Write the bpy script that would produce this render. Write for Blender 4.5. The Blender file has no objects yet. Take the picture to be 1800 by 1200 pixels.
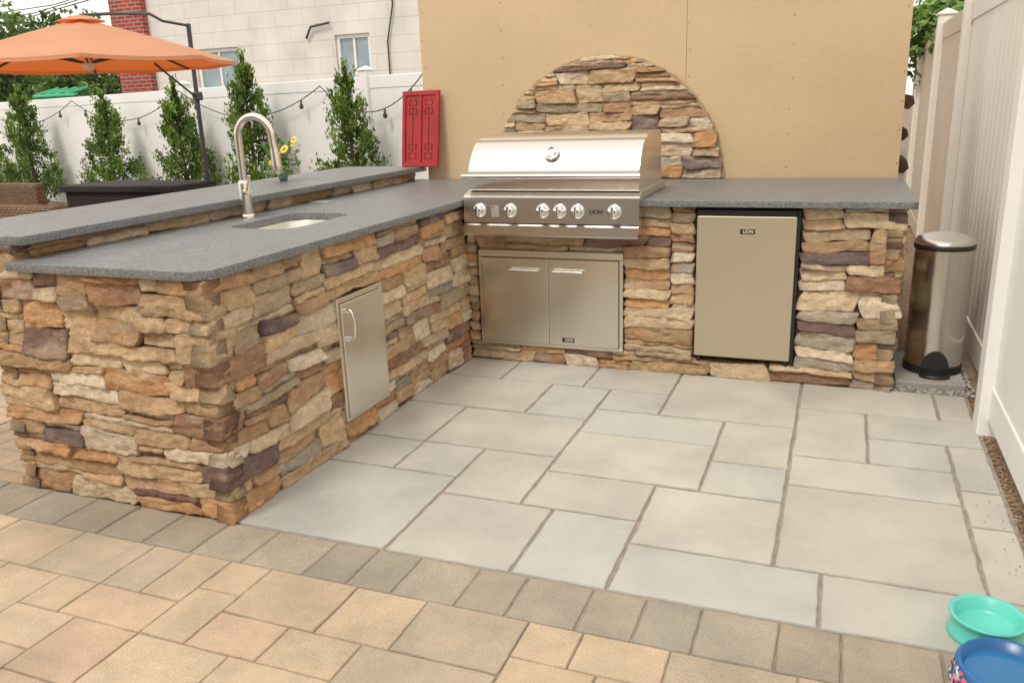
import bpy, bmesh, math, random
import numpy as np
from mathutils import Vector, Matrix, noise
random.seed(7)
SC=bpy.context.scene; COL=SC.collection
H=0.92; L=2.08; W=2.22; D=1.10

# ------------------------------------------------------------------ materials
def newmat(name):
    m=bpy.data.materials.new(name); m.use_nodes=True
    nt=m.node_tree; b=nt.nodes["Principled BSDF"]; return m,nt,b
def mat(name,c,rough=.6,metal=0.,var=.15,vs=6.,bump=.0,bs=60.,attr=False,stretch=(1,1,1),spec=None,c2=None,detail=6,dist=.004,rvar=0.,fine=0.,fs=300.,flake=0.,bd=8,stain=0.):
    m,nt,b=newmat(name); N=nt.nodes; K=nt.links
    tc=N.new("ShaderNodeTexCoord"); mp=N.new("ShaderNodeMapping"); K.new(tc.outputs["Object"],mp.inputs[0]); mp.inputs["Scale"].default_value=stretch
    n=N.new("ShaderNodeTexNoise"); n.inputs["Scale"].default_value=vs; n.inputs["Detail"].default_value=detail; n.inputs["Roughness"].default_value=.65
    K.new(mp.outputs[0],n.inputs["Vector"])
    r=N.new("ShaderNodeValToRGB"); r.color_ramp.elements[0].position=.3; r.color_ramp.elements[1].position=.7
    lo=[max(0,x*(1-var)) for x in c]; hi=[x*(1+var) for x in (c2 or c)]
    r.color_ramp.elements[0].color=(*lo,1); r.color_ramp.elements[1].color=(*hi,1); K.new(n.outputs[0],r.inputs[0])
    out=r.outputs[0]
    def mul(a,bb):
        x=N.new("ShaderNodeMix"); x.data_type='RGBA'; x.blend_type='MULTIPLY'; x.inputs[0].default_value=1
        K.new(a,x.inputs[6]); K.new(bb,x.inputs[7]); return x.outputs[2]
    if attr:
        a=N.new("ShaderNodeAttribute"); a.attribute_name="Col"; out=mul(a.outputs["Color"],out)
    def modn(scale,detail,lo_,hi_,f0=.3,f1=.7):
        f=N.new("ShaderNodeTexNoise"); f.inputs["Scale"].default_value=scale; f.inputs["Detail"].default_value=detail; K.new(mp.outputs[0],f.inputs["Vector"])
        fr=N.new("ShaderNodeMapRange"); fr.inputs["From Min"].default_value=f0; fr.inputs["From Max"].default_value=f1
        fr.inputs["To Min"].default_value=lo_; fr.inputs["To Max"].default_value=hi_; K.new(f.outputs[0],fr.inputs[0]); return fr.outputs[0]
    if fine>0: out=mul(out,modn(fs,3,1-fine,1+fine))
    if stain>0: out=mul(out,modn(1.3,8,1-stain,1.0,.36,.54))
    if flake>0:
        f=N.new("ShaderNodeTexVoronoi"); f.inputs["Scale"].default_value=180; K.new(mp.outputs[0],f.inputs["Vector"])
        s=N.new("ShaderNodeSeparateColor"); K.new(f.outputs["Color"],s.inputs[0])
        fr=N.new("ShaderNodeMapRange"); fr.inputs["To Min"].default_value=1-flake; fr.inputs["To Max"].default_value=1+flake; K.new(s.outputs[0],fr.inputs[0]); out=mul(out,fr.outputs[0])
    K.new(out,b.inputs["Base Color"])
    b.inputs["Roughness"].default_value=rough; b.inputs["Metallic"].default_value=metal
    if rvar>0:
        mr=N.new("ShaderNodeMapRange"); mr.inputs["To Min"].default_value=max(0,rough-rvar); mr.inputs["To Max"].default_value=min(1,rough+rvar)
        mr.inputs["From Min"].default_value=.3; mr.inputs["From Max"].default_value=.7
        K.new(n.outputs[0],mr.inputs[0]); K.new(mr.outputs[0],b.inputs["Roughness"])
    if spec is not None: b.inputs["Specular IOR Level"].default_value=spec
    if bump>0:
        n2=N.new("ShaderNodeTexNoise"); n2.inputs["Scale"].default_value=bs; n2.inputs["Detail"].default_value=bd; n2.inputs["Roughness"].default_value=.7
        K.new(mp.outputs[0],n2.inputs["Vector"])
        bp=N.new("ShaderNodeBump"); bp.inputs["Strength"].default_value=bump; bp.inputs["Distance"].default_value=dist
        K.new(n2.outputs[0],bp.inputs["Height"]); K.new(bp.outputs[0],b.inputs["Normal"])
    return m
M={}
M['stone']=mat("ledge_stone",(1.06,1.05,1.04),.9,var=.16,vs=26,bump=1.,bs=36,attr=True,dist=.012,fine=.20,fs=130,spec=.2,stretch=(1,1,2.0))
M['mortar']=mat("dark_mortar",(.10,.072,.052),.95,var=.3,vs=30,bump=.5,bs=80)
M['tmortar']=mat("tan_mortar",(.42,.33,.21),.95,var=.2,vs=30,bump=.8,bs=90)
M['granite']=mat("grey_granite",(.188,.193,.192),.42,var=.11,vs=7,bump=.25,bs=130,dist=.002,fine=.24,fs=330,spec=.5,rvar=.06,flake=.34)
M['blue']=mat("bluestone",(1,1,1),.60,var=.11,vs=2.6,bump=.5,bs=9,attr=True,dist=.012,fine=.06,fs=180,rvar=.08,c2=(1.0,.985,.95),stain=.11)
M['paver']=mat("tumbled_paver",(.98,.985,.985),.85,var=.17,vs=5,bump=.7,bs=50,attr=True,dist=.006,fine=.17,fs=220,c2=(1.02,.965,.93),stain=.14)
M['joint']=mat("joint_sand",(.31,.265,.21),.95,var=.25,vs=20,bump=.6,bs=200,fine=.25,fs=300)
M['ground']=mat("soil_ground",(.22,.17,.12),.95,var=.3,vs=1.5,bump=.5,bs=30)
M['soil']=mat("soil",(.27,.18,.11),.95,var=.4,vs=22,bump=1,bs=60,dist=.02)
M['steel']=mat("brushed_steel",(.74,.71,.66),.26,1.,var=.02,vs=4,bump=.03,bs=60,stretch=(1,1,20),dist=.0006)
M['steelv']=mat("satin_steel",(.72,.69,.63),.25,1.,var=.04,vs=2.2,rvar=.03,detail=2,bump=.6,bs=2.4,dist=.014,bd=1)
M['canst']=mat("dark_satin_steel",(.62,.60,.56),.24,1.,var=.03,vs=2)
M['sinks']=mat("sink_steel",(.80,.77,.70),.36,.45,var=.03)
M['champ']=mat("champagne_steel",(.59,.52,.385),.42,.7,var=.02,vs=2,detail=2,bump=.4,bs=1.8,dist=.01,bd=1)
M['chrome']=mat("polished_chrome",(.78,.77,.75),.12,1.,var=.02)
M['nickel']=mat("brushed_nickel",(.74,.69,.61),.25,1.,var=.03)
M['black']=mat("black_plastic",(.018,.018,.02),.4,var=.2)
M['dark']=mat("dark_cavity",(.012,.011,.01),.9,var=.1)
M['ply']=mat("painted_plywood",(.615,.455,.275),.72,var=.055,vs=1.4,bump=.35,bs=14,stretch=(.5,1,1),dist=.005,fine=.03,fs=50,stain=.04)
M['screw']=mat("screw_head",(.16,.11,.07),.6,var=.2)
M['vinyl']=mat("white_vinyl",(.86,.85,.82),.42,var=.025,vs=2,spec=.4)
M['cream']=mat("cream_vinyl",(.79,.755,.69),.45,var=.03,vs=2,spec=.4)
M['shade_tint']=mat("shade_tinted_vinyl",(.50,.40,.30),.45,var=.08,vs=1.2,spec=.4)  # fence vinyl with the shade mixed into its base colour
M['vinylb']=mat("cool_white_vinyl",(.85,.85,.84),.45,var=.03,vs=1.2,spec=.4)
M['bark']=mat("bark",(.12,.085,.06),.9,var=.3,vs=10,bump=.8,bs=30)
M['gmetal']=mat("grey_powder_metal",(.075,.075,.08),.45,.3,var=.1)
M['red']=mat("red_painted_wood",(.38,.018,.018),.45,var=.18,vs=6,bump=.25,bs=40)
M['redb']=mat("dark_red_inlay",(.12,.010,.010),.6,var=.2)
M['glass']=mat("window_glass",(.26,.34,.37),.08,0.,var=.3,vs=1.5,spec=.9)
M['wframe']=mat("window_frame_white",(.80,.80,.78),.5,var=.04)
M['teal']=mat("teal_plastic",(.12,.60,.51),.32,var=.04,spec=.5)
M['navy']=mat("blue_plastic",(.015,.13,.36),.28,var=.15,spec=.6)
M['flower']=mat("petal",(1,1,1),.6,attr=True,var=.1)
M['plate']=mat("grey_plate",(.36,.35,.33),.4,var=.03)
M['white']=mat("white_plastic",(.78,.77,.74),.4,var=.03)
M['log']=mat("firewood",(.09,.055,.04),.9,var=.4,vs=14,bump=.8,bs=30)
M['gravel']=mat("gravel_stone",(1,1,1),.9,attr=True,var=.2,vs=30)
M['green']=mat("green_plastic",(.05,.42,.20),.5,var=.1)
M['vaseg']=mat("vase_glass",(.10,.16,.13),.1,var=.1,spec=.8)
M['siding']=mat("added_house_siding",(.34,.30,.26),.8,var=.1,vs=1.)
def leafmat(name):
    m,nt,b=newmat(name); N=nt.nodes; K=nt.links
    a=N.new("ShaderNodeAttribute"); a.attribute_name="Col"
    K.new(a.outputs["Color"],b.inputs["Base Color"]); b.inputs["Roughness"].default_value=.55
    t=N.new("ShaderNodeBsdfTranslucent"); K.new(a.outputs["Color"],t.inputs[0])
    x=N.new("ShaderNodeMixShader"); x.inputs[0].default_value=.35
    K.new(b.outputs[0],x.inputs[1]); K.new(t.outputs[0],x.inputs[2]); K.new(x.outputs[0],N["Material Output"].inputs[0]); return m
M['leaf']=leafmat("leaf")
def fabric(name,c,tr):
    m,nt,b=newmat(name); N=nt.nodes; K=nt.links
    b.inputs["Roughness"].default_value=.85
    n=N.new("ShaderNodeTexNoise"); n.inputs["Scale"].default_value=3; 
    r=N.new("ShaderNodeValToRGB"); r.color_ramp.elements[0].color=(*[x*.85 for x in c],1); r.color_ramp.elements[1].color=(*[min(1,x*1.1) for x in c],1)
    K.new(n.outputs[0],r.inputs[0]); K.new(r.outputs[0],b.inputs["Base Color"])
    t=N.new("ShaderNodeBsdfTranslucent"); t.inputs[0].default_value=(*tr,1)
    x=N.new("ShaderNodeMixShader"); x.inputs[0].default_value=.36
    K.new(b.outputs[0],x.inputs[1]); K.new(t.outputs[0],x.inputs[2]); K.new(x.outputs[0],N["Material Output"].inputs[0]); return m
M['canopy']=fabric("orange_canopy_fabric",(.80,.43,.25),(.80,.15,.02))
def brickmat(name,c1,c2,mo,sx,sy,bump=.4,ms=.012,dist=.02,lo=.78,flat=False):
    m,nt,b=newmat(name); N=nt.nodes; K=nt.links
    tc=N.new("ShaderNodeTexCoord"); s=N.new("ShaderNodeSeparateXYZ"); K.new(tc.outputs["Object"],s.inputs[0])
    ad=N.new("ShaderNodeMath"); ad.operation='ADD'; K.new(s.outputs[0],ad.inputs[0]); K.new(s.outputs[1],ad.inputs[1])
    c=N.new("ShaderNodeCombineXYZ"); K.new(ad.outputs[0],c.inputs[0])
    if flat:
        a2=N.new("ShaderNodeMath"); a2.operation='ADD'; K.new(s.outputs[2],a2.inputs[0]); K.new(s.outputs[1],a2.inputs[1]); K.new(a2.outputs[0],c.inputs[1])
    else: K.new(s.outputs[2],c.inputs[1])
    br=N.new("ShaderNodeTexBrick"); br.inputs["Scale"].default_value=1; br.inputs["Brick Width"].default_value=sx; br.inputs["Row Height"].default_value=sy
    br.inputs["Mortar Size"].default_value=ms; br.inputs["Color1"].default_value=(*c1,1); br.inputs["Color2"].default_value=(*c2,1); br.inputs["Mortar"].default_value=(*mo,1)
    K.new(c.outputs[0],br.inputs["Vector"])
    n=N.new("ShaderNodeTexNoise"); n.inputs["Scale"].default_value=1.3; n.inputs["Detail"].default_value=8; K.new(tc.outputs["Object"],n.inputs["Vector"])
    mr=N.new("ShaderNodeMapRange"); mr.inputs["From Min"].default_value=.3; mr.inputs["From Max"].default_value=.7; mr.inputs["To Min"].default_value=lo; mr.inputs["To Max"].default_value=1.12
    K.new(n.outputs[0],mr.inputs[0]); x=N.new("ShaderNodeMix"); x.data_type='RGBA'; x.blend_type='MULTIPLY'; x.inputs[0].default_value=1
    K.new(br.outputs[0],x.inputs[6]); K.new(mr.outputs[0],x.inputs[7]); K.new(x.outputs[2],b.inputs["Base Color"])
    bp=N.new("ShaderNodeBump"); bp.inputs["Strength"].default_value=bump; bp.inputs["Distance"].default_value=dist; bp.invert=True
    K.new(br.outputs["Fac"],bp.inputs["Height"]); K.new(bp.outputs[0],b.inputs["Normal"]); b.inputs["Roughness"].default_value=.85
    return m
M['brick']=brickmat("red_brick",(.40,.055,.035),(.30,.04,.03),(.34,.24,.20),.22,.075)
M['block']=brickmat("painted_block",(.74,.70,.65),(.71,.67,.62),(.58,.54,.50),.62,.30,ms=.006,lo=.86)
M['wick']=brickmat("wicker_brown",(.33,.20,.125),(.24,.14,.085),(.05,.03,.02),.055,.022,bump=1,ms=.004,dist=.01,flat=True)
M['wickd']=brickmat("wicker_dark",(.060,.048,.045),(.045,.035,.034),(.012,.01,.01),.055,.022,bump=1,ms=.004,dist=.01,flat=True)

# ------------------------------------------------------------------ mesh builder
class MB:
    def __init__(s): s.v=[]; s.f=[]; s.mi=[]; s.c=[]; s.sm=[]
    def add(s,vs,fs,mi=0,col=(1,1,1),smooth=False):
        o=len(s.v); s.v+= [tuple(p) for p in vs]
        s.f+= [tuple(i+o for i in f) for f in fs]; s.mi+= [mi]*len(fs); s.sm+= [smooth]*len(fs)
        if len(col)==len(vs) and not isinstance(col[0],(int,float)): s.c+= [tuple(c) for c in col]
        else: s.c+= [tuple(col)]*len(vs)
    def box(s,x0,x1,y0,y1,z0,z1,b=0.,mi=0,col=(1,1,1),T=None,seg=1):
        bm=bmesh.new(); bmesh.ops.create_cube(bm,size=1)
        for v in bm.verts: v.co=Vector(((x0+x1)/2+v.co.x*(x1-x0),(y0+y1)/2+v.co.y*(y1-y0),(z0+z1)/2+v.co.z*(z1-z0)))
        if b>0: bmesh.ops.bevel(bm,geom=bm.edges[:],offset=b,segments=seg,profile=.5,affect='EDGES')
        if T is not None: bm.transform(T)
        bm.verts.index_update()
        s.add([v.co[:] for v in bm.verts],[[v.index for v in f.verts] for f in bm.faces],mi,col); bm.free()
    def tube(s,pts,r,n=10,mi=0,col=(1,1,1),cap=True,smooth=True):
        pts=[Vector(p) for p in pts]; rs=r if isinstance(r,(list,tuple)) else [r]*len(pts)
        vs=[];fs=[]; pu=None
        for i,p in enumerate(pts):
            t=(pts[min(i+1,len(pts)-1)]-pts[max(i-1,0)]).normalized()
            if pu is None: pu=t.orthogonal().normalized()
            u=(pu-t*pu.dot(t)).normalized(); pu=u; w=t.cross(u)
            for k in range(n):
                a=2*math.pi*k/n; vs.append(p+(u*math.cos(a)+w*math.sin(a))*rs[i])
        for i in range(len(pts)-1):
            for k in range(n): fs.append((i*n+k,i*n+(k+1)%n,(i+1)*n+(k+1)%n,(i+1)*n+k))
        s.add(vs,fs,mi,col,smooth)
        if cap:
            s.add(vs[:n],[tuple(reversed(range(n)))],mi,col); s.add(vs[-n:],[tuple(range(n))],mi,col)
    def lathe(s,prof,c=(0,0,0),n=40,mi=0,col=(1,1,1),smooth=True,sx=1,sy=1,T=None):
        vs=[];fs=[]
        for (r,z) in prof:
            for k in range(n):
                a=2*math.pi*k/n; p=Vector((r*math.cos(a)*sx,r*math.sin(a)*sy,z))
                if T is not None: p=T@p
                vs.append((c[0]+p.x,c[1]+p.y,c[2]+p.z))
        for i in range(len(prof)-1):
            for k in range(n): fs.append((i*n+k,i*n+(k+1)%n,(i+1)*n+(k+1)%n,(i+1)*n+k))
        s.add(vs,fs,mi,col,smooth)
    def prism(s,prof,x0,x1,mi=0,smooth=False):
        n=len(prof); vs=[(x0,y,z) for y,z in prof]+[(x1,y,z) for y,z in prof]
        fs=[(i,(i+1)%n,n+(i+1)%n,n+i) for i in range(n)]
        s.add(vs,fs,mi,(1,1,1),smooth); s.add(vs[:n],[tuple(reversed(range(n)))],mi); s.add(vs[n:],[tuple(range(n))],mi)
    def obj(s,name,mats,parent=None,**kw):
        me=bpy.data.meshes.new(name); me.from_pydata(s.v,[],s.f); 
        for m in (mats if isinstance(mats,list) else [mats]): me.materials.append(M[m] if isinstance(m,str) else m)
        me.polygons.foreach_set("material_index",s.mi); me.polygons.foreach_set("use_smooth",s.sm)
        ca=me.color_attributes.new("Col",'FLOAT_COLOR','POINT')
        ca.data.foreach_set("color",np.array([(*c,1.) for c in s.c],dtype=np.float32).ravel())
        if kw.pop('recalc',True):
            bm=bmesh.new(); bm.from_mesh(me); bmesh.ops.recalc_face_normals(bm,faces=bm.faces); bm.to_mesh(me); bm.free()
        me.update(); o=bpy.data.objects.new(name,me); COL.objects.link(o)
        loc=kw.pop('local',False)
        if parent:
            o.parent=parent
            if not loc: o.location=-(Vector(parent.location) if parent.type=='EMPTY' else Vector((0,0,0)))
        for k,v in kw.items(): o[k]=v
        return o
def empty(name,loc,label,cat,group=None,**k):
    e=bpy.data.objects.new(name,None); e.location=loc; COL.objects.link(e); e.empty_display_size=.1
    e["label"]=label; e["category"]=cat
    if group: e["group"]=group
    return e
def text(body,size,loc,rot,mat_,name,parent,ext=.0006,sx=1.):
    cu=bpy.data.curves.new(name,"FONT"); cu.body=body; cu.size=size; cu.extrude=ext; cu.align_x='CENTER'; cu.align_y='CENTER'; cu.offset=size*.014
    t=bpy.data.objects.new("tmp",cu); COL.objects.link(t); bpy.context.view_layer.update()
    me=bpy.data.meshes.new_from_object(t.evaluated_get(bpy.context.evaluated_depsgraph_get()))
    bpy.data.objects.remove(t); me.name=name; me.materials.clear(); me.materials.append(M[mat_])
    T=Matrix.Translation(loc)@rot.to_4x4()@Matrix.Diagonal((sx,1,1,1)); me.transform(T)
    o=bpy.data.objects.new(name,me); COL.objects.link(o); o.parent=parent
    if parent.type=='EMPTY': o.location=-Vector(parent.location)
    return o
RF=Matrix(((1,0,0),(0,0,-1),(0,1,0)))

# ------------------------------------------------------------------ ledge stone
PAL=[((.60,.43,.26),6),((.51,.35,.205),6),((.64,.50,.34),4.5),((.55,.315,.155),3.0),((.45,.28,.16),3.0),((.22,.14,.12),1.5),((.22,.165,.16),1.2),((.68,.57,.43),2.5),((.42,.33,.225),2.8),((.42,.37,.295),1.5),((.34,.20,.125),1.7)]
def pick(r):
    t=r.random()*sum(w for _,w in PAL)
    for c,w in PAL:
        t-=w
        if t<=0: break
    k=r.uniform(.86,1.14); return tuple(min(1,x*k) for x in c)
def axis(a,b,res,e):
    w=b-a
    if w<.040: return [a,a+e*.35,a+w*.33,a+w*.5,b-w*.33,b-e*.35,b]
    n=max(1,int(round((w-.03)/res))); ins=[a+.013+(w-.026)*i/n for i in range(n+1)]
    return [a,a+e*.35,a+e]+ins+[b-e,b-e*.35,b]
SEED=[0]
def stone(mb,F,u0,u1,v0,v1,col,rng,clip=None,res=.012,d0=None,warp=None):
    SEED[0]+=1; sd=SEED[0]*3.17
    U=axis(u0,u1,res,.005); V=axis(v0,v1,res*.72,.0045); nu,nv=len(U),len(V)
    d0=rng.uniform(-.014,.015) if d0 is None else d0
    tu=rng.uniform(-.008,.008); tv=rng.uniform(-.009,.004); c2=pick(rng); mixk=rng.uniform(.1,.6)
    cu,cv=(u0+u1)/2,(v0+v1)/2; r=rng.uniform(.004,.008); cr=rng.uniform(.0,.006)
    sk=rng.uniform(-.05,.05); skv=rng.uniform(-.45,.45); tp=rng.uniform(-.24,.24)
    vs=[];cs=[];P={}
    for j,v in enumerate(V):
        for i,u in enumerate(U):
            s=(u-cu)/(u1-u0)*2; t=(v-cv)/(v1-v0)*2
            eu=min(u-u0,u1-u); ev=min(v-v0,v1-v)
            a=max(0,1-eu/r); b=max(0,1-ev/r)
            dr=r*(1-math.sqrt(max(0,1-a*a)))*.9+r*(1-math.sqrt(max(0,1-b*b)))
            A=max(0,1-eu/.018); B=max(0,1-ev/.018)
            uu=u-math.copysign(cr*B*B,s)*min(1,abs(s)**6); vv=v-math.copysign(cr*A*A*.8,t)*min(1,abs(t)**2)
            jv=noise.noise_vector(Vector((u*10,v*10,sd))); j2=noise.noise_vector(Vector((u*38,v*38,sd)))
            uu+=jv.x*.008+j2.x*.003+skv*(v-cv)*min(1,abs(s)); vv+=jv.y*.007+j2.y*.003+sk*(u-cu)*.4+(v-cv)*tp*s*.5
            n=Vector((u*10,v*26,sd))
            rg=1-abs(noise.noise(Vector((u*16,v*32,sd+3))))
            d=d0+tu*s+tv*t+noise.noise(n)*.009+abs(noise.noise(n*2.1))*.009-(rg**6)*.006+noise.noise(n*4.7)*.0045-dr
            if warp: uu,vv=warp(uu,vv)
            if clip: uu,vv=clip(uu,vv)
            P[i,j]=(uu,vv); vs.append(F(uu,vv,d))
            m=min(1,max(0,(noise.noise(Vector((u*7+9,v*18,sd+5)))+.1)*2.2))*mixk
            g=1+noise.noise(Vector((u*30,v*45,sd)))*.22
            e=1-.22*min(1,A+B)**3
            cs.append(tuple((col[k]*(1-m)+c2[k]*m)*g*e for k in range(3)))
    fs=[(j*nu+i,j*nu+i+1,(j+1)*nu+i+1,(j+1)*nu+i) for j in range(nv-1) for i in range(nu-1)]
    ring=[(i,0) for i in range(nu)]+[(nu-1,j) for j in range(1,nv)]+[(i,nv-1) for i in range(nu-2,-1,-1)]+[(0,j) for j in range(nv-2,0,-1)]
    o=len(vs)
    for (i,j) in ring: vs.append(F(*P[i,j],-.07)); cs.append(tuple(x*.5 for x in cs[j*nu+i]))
    m=len(ring)
    for k in range(m):
        i,j=ring[k]; i2,j2=ring[(k+1)%m]; fs.append((j*nu+i,o+k,o+(k+1)%m,j2*nu+i2))
    mb.add(vs,fs,0,cs,True)
def veneer(mb,F,u0,u1,v0,v1,seed,holes=(),pre=(),cu=.03,cv=.0268,mask=None,clip=None,warp=None,res=.013,big=1.):
    rng=random.Random(seed); nu=max(1,round((u1-u0)/cu)); nv=max(1,round((v1-v0)/cv)); cu=(u1-u0)/nu; cv=(v1-v0)/nv
    occ=[[False]*nu for _ in range(nv)]
    for j in range(nv):
        for i in range(nu):
            u=u0+(i+.5)*cu; v=v0+(j+.5)*cv
            if mask and not mask(u,v): occ[j][i]=True
            for h in list(holes)+[(p[0]-1e-4,p[1]+1e-4,p[2]-1e-4,p[3]+1e-4) for p in pre]:
                if h[0]<u<h[1] and h[2]<v<h[3]: occ[j][i]=True
    for j in range(nv):
        i=0
        while i<nu:
            if occ[j][i]: i+=1; continue
            run=0
            while i+run<nu and not occ[j][i+run]: run+=1
            h=rng.choices([1,2,3,4],[2.2,6,2.0*big,.5*big])[0]
            w={1:rng.randint(6,14),2:rng.randint(6,16),3:rng.randint(6,11),4:rng.randint(4,6)}[h]
            if run<=3: h=min(h,2)
            if run-w<4: w=run if run<=w+3 else w
            w=min(w,run); hh=1
            while hh<h and j+hh<nv and all(not occ[j+hh][i+k] for k in range(w)): hh+=1
            for a in range(hh):
                for k in range(w): occ[j+a][i+k]=True
            g=rng.uniform(-.0026,.0006)
            stone(mb,F,u0+i*cu+g,u0+(i+w)*cu-g,v0+j*cv+g,v0+(j+hh)*cv-g,pick(rng),rng,clip,res,warp=warp)
            i+=w

# ------------------------------------------------------------------ camera
def camR(yaw,p,r):
    f=Vector((math.sin(yaw)*math.cos(p),math.cos(yaw)*math.cos(p),-math.sin(p)))
    r0=Vector((math.cos(yaw),-math.sin(yaw),0)); u0=r0.cross(f)
    return math.cos(r)*r0+math.sin(r)*u0,-math.sin(r)*r0+math.cos(r)*u0,f
rt,up,fw=camR(-0.383,0.2797,-0.0369)
cam=bpy.data.cameras.new("camera"); co=bpy.data.objects.new("camera",cam); COL.objects.link(co)
co.matrix_world=Matrix(((rt.x,up.x,-fw.x,1.9349),(rt.y,up.y,-fw.y,-4.1694),(rt.z,up.z,-fw.z,1.4031),(0,0,0,1)))
cam.sensor_width=36; cam.lens=36*1446.5/1800; cam.clip_end=500; SC.camera=co

# ------------------------------------------------------------------ world, sun
w=bpy.data.worlds.new("World"); SC.world=w; w.use_nodes=True; N=w.node_tree.nodes; K=w.node_tree.links
SE,SA=math.radians(54),math.radians(196)
sky=N.new("ShaderNodeTexSky"); sky.sky_type='NISHITA'; sky.sun_disc=False; sky.sun_elevation=SE; sky.sun_rotation=SA; sky.dust_density=4
mx=N.new("ShaderNodeMix"); mx.data_type='RGBA'; mx.inputs[0].default_value=.84; mx.inputs[7].default_value=(14.8,14.2,13.2,1)
K.new(sky.outputs[0],mx.inputs[6]); bg=N["Background"]; K.new(mx.outputs[2],bg.inputs[0]); bg.inputs[1].default_value=.10
sl=bpy.data.lights.new("sun","SUN"); sl.energy=1.5; sl.angle=math.radians(14); sl.color=(1,.93,.83); so=bpy.data.objects.new("sun",sl); COL.objects.link(so)
sd=Vector((math.sin(SA)*math.cos(SE),math.cos(SA)*math.cos(SE),math.sin(SE))); so.rotation_euler=sd.to_track_quat('Z','Y').to_euler()
SC.view_settings.view_transform='Standard'; SC.view_settings.look='None'; SC.view_settings.exposure=0

# ------------------------------------------------------------------ ground
mb=MB(); mb.add([(-150,-60,-.04),(150,-60,-.04),(150,200,-.04),(-150,200,-.04)],[(0,1,2,3)]); mb.obj("ground",'ground',kind="structure")
mb=MB(); mb.add([(-7,-7.4,-.006),(2.56,-7.4,-.006),(2.56,.5,-.006),(-7,.5,-.006)],[(0,1,2,3)]); mb.add([(2.56,-7.4,-.006),(4,-7.4,-.006),(4,-2.2,-.006),(2.56,-2.2,-.006)],[(0,1,2,3)]); mb.obj("joint_sand",'joint',kind="structure")
def slab(mb,x0,x1,y0,y1,gap,ch,col,rng,dz=0,jit=.002,bot=-.03):
    x0+=gap;x1-=gap;y0+=gap;y1-=gap
    def ring(ins,z,sd,amp):
        pts=[]
        nx=max(2,int((x1-x0)/.03)); ny=max(2,int((y1-y0)/.03))
        A=[(x0+(x1-x0)*i/nx,y0,0,1) for i in range(nx)]+[(x1,y0+(y1-y0)*i/ny,-1,0) for i in range(ny)]+[(x1-(x1-x0)*i/nx,y1,0,-1) for i in range(nx)]+[(x0,y1-(y1-y0)*i/ny,1,0) for i in range(ny)]
        for (x,y,a,b) in A:
            w=noise.noise(Vector((x*18,y*18,sd)))*amp+noise.noise(Vector((x*60,y*60,sd)))*amp*.6
            cx=max(min(x,x1-ins),x0+ins); cy=max(min(y,y1-ins),y0+ins)
            pts.append((cx+a*w,cy+b*w,z))
        return pts
    sd=rng.random()*99
    rs=[ring(0,bot,sd,jit),ring(0,dz-ch,sd,jit),ring(ch*.4,dz-ch*.3,sd,jit),ring(ch*1.2,dz,sd,jit)]
    n=len(rs[0]); vs=sum(rs,[]); fs=[]
    for k in range(3):
        for i in range(n): fs.append((k*n+i,k*n+(i+1)%n,(k+1)*n+(i+1)%n,(k+1)*n+i))
    fs.append(tuple(3*n+i for i in range(n)))
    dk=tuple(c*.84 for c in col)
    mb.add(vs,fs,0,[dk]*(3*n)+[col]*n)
BS=[(0,.31,-.32,.0),(.31,.77,-.32,.02),(.77,1.22,-.33,.02),(1.22,1.82,-.61,.02),(-.02,.61,-.75,-.32),(.61,.92,-.76,-.33),(.92,1.22,-.61,-.33),(-.02,.31,-1.2,-.75),(.31,.92,-1.2,-.76),(.92,1.52,-.9,-.61),
(.31,.6,-1.49,-1.2),(-.02,.31,-1.49,-1.2),(.6,.92,-1.63,-1.2),(.92,1.52,-1.33,-.9),(1.52,1.82,-1.05,-.61),(1.52,1.82,-1.34,-1.05),(-.02,.6,-2.07,-1.49),(.6,1.05,-2.07,-1.63),(.92,1.36,-1.63,-1.33),(1.05,1.36,-2.07,-1.63),
(1.36,1.82,-1.78,-1.34),(1.36,1.96,-2.07,-1.78),(1.96,2.56,-2.07,-1.78),(1.82,2.41,-1.78,-1.18),(1.82,2.41,-1.18,-.9),(1.82,2.11,-.9,-.34),(1.82,2.41,-.34,.02),(2.11,2.55,-.63,-.34),(2.11,2.41,-.9,-.63),(2.41,2.55,-.34,.02),
(2.41,2.55,-1.05,-.63),(2.41,2.55,-1.33,-1.05),(2.41,2.55,-1.78,-1.33)]
rng=random.Random(3); mb=MB()
for (a,b,c,d) in BS:
    k=rng.uniform(.94,1.05); t=rng.uniform(-.016,.008)
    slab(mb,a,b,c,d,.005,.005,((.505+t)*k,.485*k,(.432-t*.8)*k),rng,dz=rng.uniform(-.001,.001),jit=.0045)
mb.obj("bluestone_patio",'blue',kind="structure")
mb=MB(); x=-4.6+.03
while x<3.6:
    wd=rng.choice([.21,.21,.16,.24]); k=rng.uniform(.9,1.1); t=rng.uniform(0,1)
    c=(.335*k+.04*t,.305*k+.018*t,.248*k)
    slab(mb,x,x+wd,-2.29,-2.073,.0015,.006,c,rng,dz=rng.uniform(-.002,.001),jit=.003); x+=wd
mb.obj("paver_border",'paver',kind="structure")
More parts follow.
